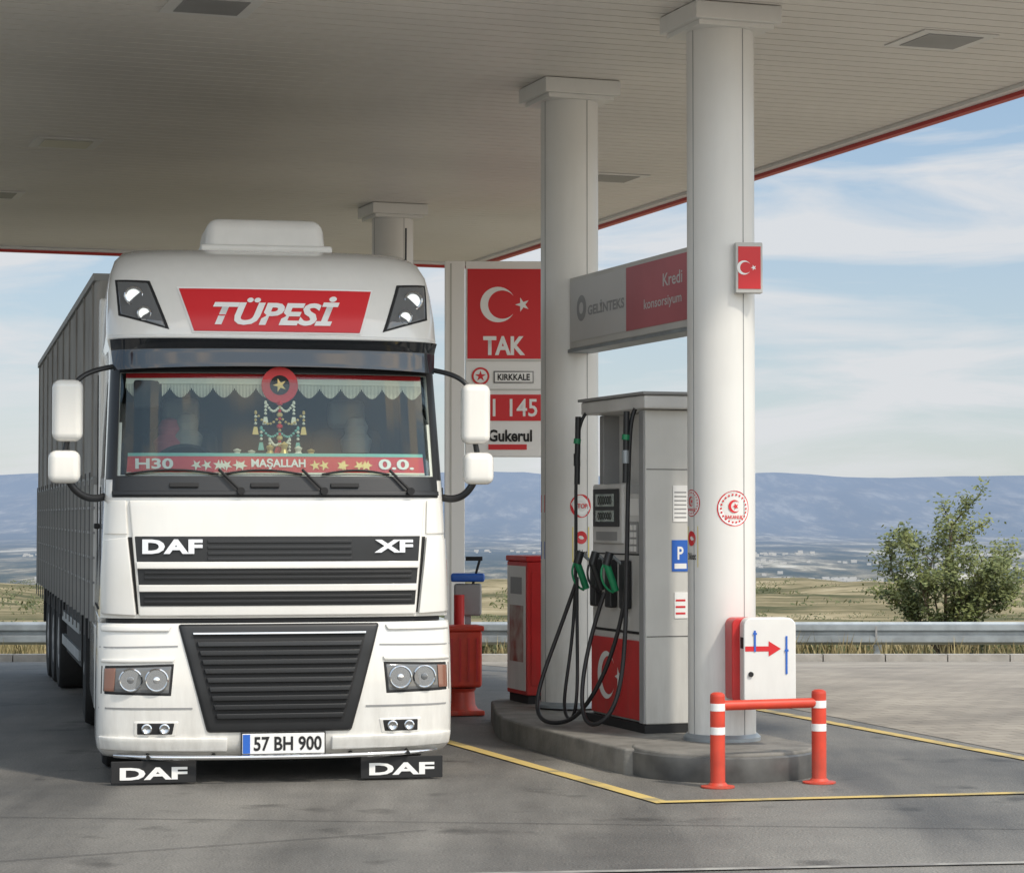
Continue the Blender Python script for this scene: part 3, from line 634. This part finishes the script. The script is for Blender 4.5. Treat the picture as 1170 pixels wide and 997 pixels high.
# interior
box('dashboard',-1.05,1.05,.42,.85,1.95,2.10,'dark',TR,.03)
for s_ in (-.62,.62):
    box('seat_%d'%(s_*10),s_-.27,s_+.27,1.25,1.45,1.7,2.5,'dark',TR,.08); box('headrest_%d'%(s_*10),s_-.14,s_+.14,1.28,1.40,2.5,2.72,'pumpd',TR,.05)
o=lathe('steering_wheel',[(.235,-.015),(.25,0),(.235,.015),(.22,0),(.235,-.015)],(.0,0,0),'matt',TR,seg=40); o.location=(-.62,.80,2.17); o.rotation_euler=(R(-50),0,0)
o=cyl('sw_hub',(0,0,-.02),(0,0,.02),.07,'matt',TR); o.location=(-.62,.80,2.17); o.rotation_euler=(R(-50),0,0)
sp('dash_banner',1.04,2.265,1.05,2.135,-.015,.004,'redsign',nx=30,bevel=0)
sp('dash_banner_edge',1.04,2.285,1.04,2.262,-.013,.004,'teal',nx=30,bevel=0); sp('dash_banner_edge2',1.05,2.150,1.05,2.136,-.010,.004,'cream',nx=30,bevel=0)
for x,t in ((-.86,'H30'),(0,'MAŞALLAH'),(.84,'0.0.')):
    text('banner_text_%d'%(x*10),t,.26 if t!='MAŞALLAH' else .38,.075,on(x,2.21,-.007),'wsign',TR,.03)
def rnd_strip(x0,x1,n,mm):
    for i in range(n):
        x=random.uniform(x0,x1); polyplate('banner_mark',star_pts(0,0,.04,random.random()*3),on(x,2.20,-.0055-i*.0003),mm,TR)
rnd_strip(-.65,-.25,7,'cream'); rnd_strip(.25,.65,7,'gold')
sp('pelmet',1.05,2.85,1.05,2.80,-.03,.006,'redsign',nx=30,bevel=0)
sp('pelmet_lace',1.05,2.815,1.05,2.775,-.026,.003,'cream',nx=30,nz=1,bevel=0)
vs=[];fs=[]
for i in range(210):
    x=-1.05+2.1*i/209; L=.045+.065*abs(math.sin(i*math.pi/15)); y=surf(x,2.78)+.035; k=len(vs); vs+=[(x-.0042,y,2.79),(x+.0042,y,2.79),(x+.003,y,2.79-L),(x-.003,y,2.79-L)]; fs.append((k,k+1,k+2,k+3))
mesh('fringe',vs,fs,'cream',TR)
yo=surf(0,2.6)+.05
polyplate('ornament_disc',circ(.13,24),front(0.02,yo,2.77),'redsign',TR); polyplate('ornament_disc2',circ(.07,24),front(0.02,yo-.003,2.77),'matt',TR); polyplate('ornament_star',star_pts(0,0,.05),front(0.02,yo-.005,2.77),'gold',TR)
# chandelier style hanging ornament: tiers of beaded swags, central spindle, tassels
bead=lambda x,z,r,mm: lathe('bead',[(.002,-r),(r,-r*.35),(r,r*.35),(.002,r)],(x+.02,yo-.004,z),mm,TR,seg=8)
for i in range(12): bead(0,2.64-i*.027,.022 if i%3==0 else .012,'gold' if i%2 else 'redsign')
for tier,(hw,z0,sag,mm) in enumerate(((.10,2.62,.05,'cream'),(.17,2.55,.07,'gold'),(.13,2.44,.05,'teal'),(.07,2.36,.03,'cream'))):
    for s_ in (-1,1):
        for i in range(9):
            u=i/8; bead(s_*hw*u,z0-sag*math.sin(u*math.pi)*1.0+.03*u,.010,mm)
    for s_ in (-1,1):
        for k_ in range(4): bead(s_*hw,z0+.02-k_*.024,.011,'cream' if k_%2 else mm)
        polyplate('tassel',[(-.012,0),(.012,0),(.022,-.055),(-.022,-.055)],front(s_*hw+.02,yo,z0-.075),mm,TR)
polyplate('tassel',[(-.02,0),(.02,0),(.04,-.07),(-.04,-.07)],front(.02,yo,2.35),'redsign',TR)
for x,h in ((-.28,.06),(-.18,.05),(-.05,.09),(.05,.11),(.15,.08),(.24,.06)):
    lathe('figurine',[(.035,0),(.04,.01),(.018,h*.5),(.03,h*.8),(.003,h)],(x,surf(x,2.2)+.12,2.26),random.choice(['cream','gold','gold']),TR,seg=10)
for x,z,mm in ((-.72,2.38,'pink'),(-.60,2.42,'tarp'),(.64,2.40,'pumpd')):
    lathe('plush_toy',[(.01,-.13),(.10,-.09),(.12,0),(.08,.05),(.09,.10),(.06,.16),(.01,.18)],(x,.9,z),mm,TR,seg=16)
box('toll_device',-1.0,-.80,surf(-.9,2.7)+.03,surf(-.9,2.7)+.07,2.60,2.80,'matt',TR,.06)
for i,(a,b,c) in enumerate(((-1.06,-.42,-.27),(-.40,.16,.31),(.30,.78,.93))):
    p=lambda x,z,o:(x,surf(x,z)-o,z)
    tube('wiper_arm_%d'%i,[p(c,2.02,.05),p(b,2.17,.04)],.010,'matt',TR,False)
    n=8; tube('wiper_blade_%d'%i,[p(a+(b-a)*t/n,2.135+.03*math.sin(t/n*3.1),.022) for t in range(n+1)],.008,'matt',TR,False)
    cyl('wiper_pivot_%d'%i,p(c,2.02,.0),p(c,2.02,.07),.026,'matt',TR)
for x in (-.66,-.1,.46):
    cpatch('cowl_grip_%d'%(x*10),(x-.1,2.075),(x+.1,2.075),(x+.1,2.045),(x-.1,2.045),.03,.03,'matt',nx=6,nz=2)
sp('front_panel',1.035,1.955,.965,1.155,.03,.05,'white',nx=40,nz=16,bevel=.012)
sp('grille_field',.995,1.705,.955,1.225,.036,.01,'grille',nx=40)
for i,(z1,z0,w1) in enumerate(((1.53,1.482,.985),(1.372,1.324,.97))):
    sp('white_bar_%d'%i,w1,z1,w1-.003,z0,.055,.03,'white',nx=30)
for i,z in enumerate((1.68,1.64,1.60,1.56)): sp('slat_top_%d'%i,.50,z,.50,z-.022,.048,.02,'black',nx=20,nz=1,bevel=.003)
for i,z in enumerate((1.465,1.43,1.30,1.265)): sp('slat_low_%d'%i,.93,z,.93,z-.02,.048,.02,'black',nx=20,nz=1,bevel=.003)
text('maker_badge','DAF',.41,.10,on(-.74,1.635,.052),'silver',TR,.045,font_space=1.05); text('model_badge','XF',.28,.09,on(.80,1.635,.052),'silver',TR,.04)
for s_ in (-1,1):
    def sym(n,pts,*r,**k):
        pts=[(s_*x,z) for x,z in pts]
        if s_<0: pts=[pts[1],pts[0],pts[3],pts[2]]
        return cpatch(n,*pts,*r,**k)
    sym('corner_panel_%d'%s_,[(1.055,1.955),(1.19,1.955),(1.20,1.72),(1.045,1.72)],.018,.03,'white',nx=10,bevel=.010)
    sym('corner_deflector_%d'%s_,[(1.045,1.70),(1.21,1.68),(1.22,1.17),(.985,1.16)],.045,.06,'white',nx=10,bevel=.02)
    sym('deflector_gap_%d'%s_,[(1.012,1.70),(1.04,1.70),(.98,1.17),(.955,1.17)],.004,.01,'matt',nx=3,bevel=0)
    sym('headlamp_recess_%d'%s_,[(.725,.83),(1.215,.815),(1.22,.62),(.745,.61)],.002,.02,'matt',nx=14,bevel=.004)
    sym('headlamp_case_%d'%s_,[(.74,.815),(1.20,.80),(1.205,.635),(.76,.625)],.006,.03,'lensd',nx=14,bevel=.01)
    sym('indicator_%d'%s_,[(1.12,.80),(1.195,.795),(1.20,.64),(1.13,.64)],.014,.02,'orange',nx=6,bevel=.005)
    for k_,x in enumerate((.845,1.02)):
        X=s_*x; Y=surf(X,.72)
        lathe('headlamp_%d_%d'%(s_,k_),[(.082,-.006),(.082,-.020),(.074,-.026),(.068,-.006),(.045,.010),(.020,.016),(.001,.016)],(X,Y-.012,.72),'lens',TR,axis='Y',seg=28)
        lathe('bulb_%d_%d'%(s_,k_),[(.024,-.012),(.020,-.026),(.002,-.030)],(X,Y-.01,.72),'lensd' if k_ else 'chrome',TR,axis='Y',seg=16)
    sym('fog_case_%d'%s_,[(.69,.44),(1.00,.44),(1.00,.33),(.71,.33)],.005,.03,'white',nx=10,bevel=.012)
    sym('fog_inner_%d'%s_,[(.72,.425),(.975,.425),(.975,.345),(.735,.345)],.010,.02,'matt',nx=10,bevel=.008)
    for k_,x in enumerate((.79,.91)):
        X=s_*x; Y=surf(X,.385); lathe('fog_%d_%d'%(s_,k_),[(.036,-.008),(.036,-.018),(.028,-.022),(.001,-.004)],(X,Y-.006,.385),'lens',TR,axis='Y',seg=20)
    sym('roof_lamp_case_%d'%s_,[(.90,3.50),(1.11,3.52),(1.09,3.27),(.78,3.17)],.012,.03,'lensd',nx=10,nz=8,bevel=.012)
    sym('roof_lamp_rim_%d'%s_,[(.885,3.515),(1.125,3.535),(1.105,3.26),(.755,3.155)],.006,.012,'matt',nx=10,nz=8,bevel=.004)
    for (x,z,r) in ((1.0,3.40,.068),(.93,3.27,.05)):
        X=s_*x; lathe('roof_lamp_%.2f_%d'%(z,s_),[(r,-.002),(r,-.018),(r*.88,-.024),(r*.8,-.004),(.02,.012),(.001,.012)],(X,surf(X,z)-.016,z),'lens',TR,axis='Y',seg=24)
    sym('bumper_step_%d'%s_,[(.60,.53),(1.235,.53),(1.235,.518),(.60,.518)],.004,.01,'pumpd',nx=12,nz=1,bevel=0)
    sym('bumper_shelf_%d'%s_,[(.74,1.09),(1.22,1.09),(1.22,1.05),(.76,1.05)],.02,.03,'white',nx=12,nz=2,bevel=.01)
    sym('bumper_seam_%d'%s_,[(.70,.955),(1.23,.945),(1.23,.937),(.70,.947)],.003,.008,'pumpd',nx=12,nz=1,bevel=0)
    sym('headlamp_brow_%d'%s_,[(.72,.87),(1.22,.86),(1.22,.835),(.73,.84)],.018,.03,'white',nx=12,nz=2,bevel=.008)
    sym('lower_lip_%d'%s_,[(.36,.32),(1.235,.33),(1.225,.235),(.36,.22)],.028,.04,'white',nx=20,nz=3,bevel=.012)
    X=s_*.86 
    box('mud_flap_%d'%s_,X-.29,X+.29,.06,.08,.012,.165,'matt',TR,.005); text('flap_text_%d'%s_,'DAF',.46,.085,front(X,.056,.08),'wsign',TR,.035)
    X=1.42 if s_>0 else -1.455
    box('mirror_%d'%s_,X-.105,X+.105,.20,.34,2.36,2.79,'white',TR,.055,4); box('mirror_glass_%d'%s_,X-.085,X+.085,.341,.346,2.39,2.76,'sideglass',TR)
    X2=X+s_*.02
    box('mirror_wide_%d'%s_,X2-.11,X2+.11,.20,.33,2.07,2.30,'white',TR,.055,4)
    tube('mirror_arm_top_%d'%s_,[(s_*1.12,.45,2.90),(s_*1.25,.34,2.87),(X-s_*.07,.28,2.84),(X-s_*.03,.27,2.72)],.018,'black',TR)
    tube('mirror_arm_low_%d'%s_,[(s_*1.15,.45,2.00),(s_*1.28,.34,1.93),(X-s_*.05,.27,1.98),(X,.27,2.12)],.026,'black',TR)
    tube('mirror_link_%d'%s_,[(X,.29,2.38),(X2,.29,2.28)],.02,'black',TR,False)
    vs=[(s_*(fwd(z)[1]+.004),y,z) for y,z in ((.62,2.12),(1.55,2.12),(1.55,2.82),(.74,2.82))]
    mesh('side_window_%d'%s_,vs,[(0,1,2,3)],'sideglass',TR)
    boxes('door_seams_%d'%s_,[(s_*1.222-.004,s_*1.222+.004,.52,.53,1.2,2.05),(s_*1.222-.004,s_*1.222+.004,1.6,1.61,1.2,2.9),(s_*1.235-.004,s_*1.235+.004,.5,1.6,1.19,1.2)],'matt',TR)
    box('door_handle_%d'%s_,s_*1.23-.02,s_*1.23+.02,1.35,1.55,1.75,1.79,'matt',TR,.008)
    box('wheel_arch_%d'%s_,s_*1.16-.07,s_*1.16+.07,.80,.98,.35,1.14,'white',TR,.03); box('wheel_arch_top_%d'%s_,s_*1.16-.07,s_*1.16+.07,.98,2.1,1.03,1.135,'white',TR,.02); box('steps_%d'%s_,s_*1.12-.1,s_*1.12+.1,.60,.80,.3,1.1,'black',TR,.01)
    box('side_fairing_%d'%s_,s_*1.17-.03,s_*1.17+.03,2.31,2.85,1.1,3.55,'white',TR,.02)
    box('tank_skirt_%d'%s_,s_*1.2-.03,s_*1.2+.03,2.2,4.3,.35,1.0,'white',TR,.02)
sp('roof_sign',.685,3.455,.585,3.145,.016,.012,'redsign',nx=30,nz=8,bevel=.002)
text('sign_text','TÜPESİ',.90,.22,on(0,3.30,.022),'wsign',TR,.035,.35)
sp('sign_white_edge',.70,3.468,.595,3.132,.009,.008,'wsign',nx=30,nz=8,bevel=0)  # white vinyl border showing around the red roof sign
box('roof_unit',-.46,.46,1.25,2.1,3.80,4.07,'white2',TR,.08,4,taper=.93); box('roof_unit_base',-.49,.49,1.15,2.2,3.80,3.86,'white2',TR,.02)
tube('aerial',[(1.05,1.2,3.5),(1.06,1.25,4.02)],.007,'matt',TR,False)
sp('lower_frame',.70,1.10,.50,.355,.022,.06,'grille',nx=30,nz=14,bevel=.02)
sp('lower_recess',.60,1.03,.44,.42,.024,.01,'matt',nx=20,nz=8,bevel=0)
for i in range(9):
    z=.965-i*.062; w=.60-(1.03-z)*.262
    sp('lower_slat_%d'%i,w-.01,z+.018,w-.02,z-.018,.045-.0,.03,'black',nx=16,nz=1,bevel=.006)
sp('lower_chrome',.60,1.045,.598,1.03,.05,.03,'chrome',nx=20,nz=1,bevel=.003)
sp('bumper_gap',1.15,1.135,1.15,1.11,-.02,.02,'matt',nx=30,nz=1,bevel=0)
box('plate_base',-.26,.31,surf(0,.25)-.04,surf(0,.25)-.02,.205,.345,'wsign',TR,.004); yb_=surf(0,.25)-.042
box('plate_border',-.268,.318,surf(0,.25)-.035,surf(0,.25)-.018,.197,.353,'matt',TR)
box('plate_blue',-.255,-.205,yb_-.0005,yb_+.0015,.21,.34,'blue',TR); text('plate_text','57 BH 900',.47,.10,front(.055,yb_-.001,.275),'matt',TR,.025)
tube('chrome_bar',[(-1.12,.20,.195),(-1.0,.06,.192),(-.6,-.02,.188),(0,-.035,.185),(.6,-.02,.188),(1.0,.06,.192),(1.12,.20,.195)],.017,'chrome',TR)
for i,x in enumerate((-.9,-.45,.5,.9)): cyl('bar_bracket_%d'%i,(x,.3,.22),(x,.02,.19),.014,'matt',TR,10)
def wheel(x,y,zg,r=.5,w=.30,s_=1,P=TR):
    n='wheel_%d_%d'%(x*10,y*10); h=w/2
    lathe(n+'_tyre',[(r*.56,-h*.9),(r*.8,-h),(r*.95,-h*.95),(r,-h*.75),(r,h*.75),(r*.95,h*.95),(r*.8,h),(r*.56,h*.9)],(x,y,zg+r),'tyre',P,axis='X',seg=48)
    lathe(n+'_rim',[(r*.56,s_*h*.92),(r*.52,s_*h*.6),(r*.3,s_*h*.5),(r*.25,s_*h*.95),(r*.05,s_*h*1.0)],(x,y,zg+r),'rim',P,axis='X',seg=32)
def wy(y): return gz(16.4+.974*y)
for s_ in (-1,1):
    wheel(s_*1.04,1.42,0,s_=s_)
    wheel(s_*1.0,4.9,0,w=.55,s_=s_)
    for y in (10.0,11.3,12.6): wheel(s_*1.05,y,wy(y),r=.5,w=.36,s_=s_,P=TL)
yt0,yt1=2.95,14.6
box('trailer_tarp',-1.265,1.265,yt0,yt1,2.12,3.80,'tarp',TL,.06,3)
box('trailer_boards',-1.275,1.275,yt0,yt1,1.12,2.10,'board',TL,.01)
boxes('board_ribs',[(s_*1.28-.02,s_*1.28+.02,y,y+.05,1.0,2.14) for s_ in (-1,1) for y in np.arange(yt0+.02,yt1,.62)],'frame',TL)
boxes('board_rails',[(s_*1.277-.012,s_*1.277+.012,yt0,yt1,z,z+.02) for s_ in (-1,1) for z in (1.3,1.5,1.7,1.9)],'pumpd',TL)
boxes('tarp_battens',[(s_*1.268-.012,s_*1.268+.012,y,y+.05,2.15,3.74) for s_ in (-1,1) for y in np.arange(yt0+.3,yt1,1.24)],'tarp',TL)
boxes('trailer_rail',[(-1.285,1.285,yt0,yt1,2.10,2.16),(-1.29,1.29,yt0,yt1,3.74,3.80),(-1.28,1.28,yt0,yt1,1.0,1.11)],'frame',TL)
boxes('chassis',[(-.45,-.35,.5,14.3,.75,1.0),(.35,.45,.5,14.3,.75,1.0),(-1.2,-.9,5.9,8.6,.45,.95),(.9,1.2,5.9,8.6,.45,.95),(-1.2,1.2,14.4,14.5,.5,.95)],'matt',TL)
boxes('side_guard',[(s_*1.2-.02,s_*1.2+.02,6,9.2,z,z+.1) for s_ in (-1,1) for z in (.5,.75)],'steel',TL)
boxes('tarp_straps',[(s_*1.29-.005,s_*1.29+.005,y,y+.03,.85,2.2) for s_ in (-1,1) for y in np.arange(yt0+.3,yt1,.62)],'strap',TL)

# ---------------------------------------------------------------- world, sun, camera
EL,ROT=R(50),R(136)
d=Vector((math.sin(ROT)*math.cos(EL),math.cos(ROT)*math.cos(EL),math.sin(EL)))
w=bpy.data.worlds.new('World'); sc.world=w; w.use_nodes=True; nt=w.node_tree; L=nt.links
bg=nt.nodes['Background']; sky=node(nt,'ShaderNodeTexSky',sky_type='NISHITA'); sky.sun_disc=False; sky.sun_elevation=EL; sky.sun_rotation=ROT; sky.air_density=1.0; sky.dust_density=.5; sky.ozone_density=1.5
tc=node(nt,'ShaderNodeTexCoord'); mp=node(nt,'ShaderNodeMapping'); mp.inputs['Scale'].default_value=(3.2,3.2,17); mp.inputs['Location'].default_value=(1.35,.2,.85); L.new(tc.outputs['Generated'],mp.inputs['Vector'])
veil=node(nt,'ShaderNodeMixRGB'); veil.inputs[0].default_value=.72; L.new(sky.outputs[0],veil.inputs[1])
sepz=node(nt,'ShaderNodeSeparateXYZ'); L.new(tc.outputs['Generated'],sepz.inputs[0])
vr=node(nt,'ShaderNodeValToRGB'); e=vr.color_ramp.elements; e[0].position=.02; e[0].color=(.345,.385,.42,1); e[1].position=.20; e[1].color=(.20,.305,.43,1); L.new(sepz.outputs['Z'],vr.inputs[0])
vm=node(nt,'ShaderNodeVectorMath',operation='SCALE'); vm.inputs['Scale'].default_value=10; L.new(vr.outputs[0],vm.inputs[0]); L.new(vm.outputs[0],veil.inputs[2])
n=node(nt,'ShaderNodeTexNoise'); n.inputs['Scale'].default_value=2.0; n.inputs['Detail'].default_value=10; n.inputs['Roughness'].default_value=.56; n.inputs['Distortion'].default_value=.5; L.new(mp.outputs[0],n.inputs['Vector'])
r=node(nt,'ShaderNodeValToRGB'); r.color_ramp.elements[0].position=.46; r.color_ramp.elements[0].color=(0,0,0,1); r.color_ramp.elements[1].position=.62; r.color_ramp.elements[1].color=(.9,.9,.9,1); L.new(n.outputs['Fac'],r.inputs['Fac'])
mx=node(nt,'ShaderNodeMixRGB'); L.new(r.outputs[0],mx.inputs[0]); L.new(veil.outputs[0],mx.inputs[1]); mx.inputs[2].default_value=(4.9,5.0,5.15,1)
dt=node(nt,'ShaderNodeVectorMath',operation='DOT_PRODUCT'); L.new(tc.outputs['Generated'],dt.inputs[0]); dt.inputs[1].default_value=d
mr=node(nt,'ShaderNodeMapRange'); mr.inputs[1].default_value=0; mr.inputs[2].default_value=1; mr.inputs[3].default_value=0; mr.inputs[4].default_value=1; L.new(dt.outputs['Value'],mr.inputs[0])
glow=node(nt,'ShaderNodeMixRGB'); L.new(mr.outputs[0],glow.inputs[0]); glow.inputs[1].default_value=(1,1,1,1); glow.inputs[2].default_value=(3.6,3.05,2.5,1)  # added fill: unseen sky behind the camera brightened and warmed towards the sun
sc2=node(nt,'ShaderNodeVectorMath',operation='MULTIPLY'); L.new(mx.outputs[0],sc2.inputs[0]); L.new(glow.outputs[0],sc2.inputs[1])
L.new(sc2.outputs[0],bg.inputs['Color']); bg.inputs['Strength'].default_value=.15
sd=bpy.data.lights.new('sun','SUN'); sd.energy=2.7; sd.angle=R(4); sd.color=(1,.92,.80); so=bpy.data.objects.new('sun',sd); COL.objects.link(so)
so.rotation_euler=d.to_track_quat('Z','Y').to_euler(); so.location=(0,0,30)
cd=bpy.data.cameras.new('camera'); cam=bpy.data.objects.new('camera',cd); COL.objects.link(cam); sc.camera=cam
cd.sensor_width=36; cd.lens=2700/1170*36; cd.clip_end=60000; cd.clip_start=.1
cam.location=(0,0,1.85); cam.rotation_euler=(R(90)+math.atan(90/2700),0,0)
sc.view_settings.view_transform='Standard'; sc.view_settings.look='None'; sc.view_settings.exposure=0
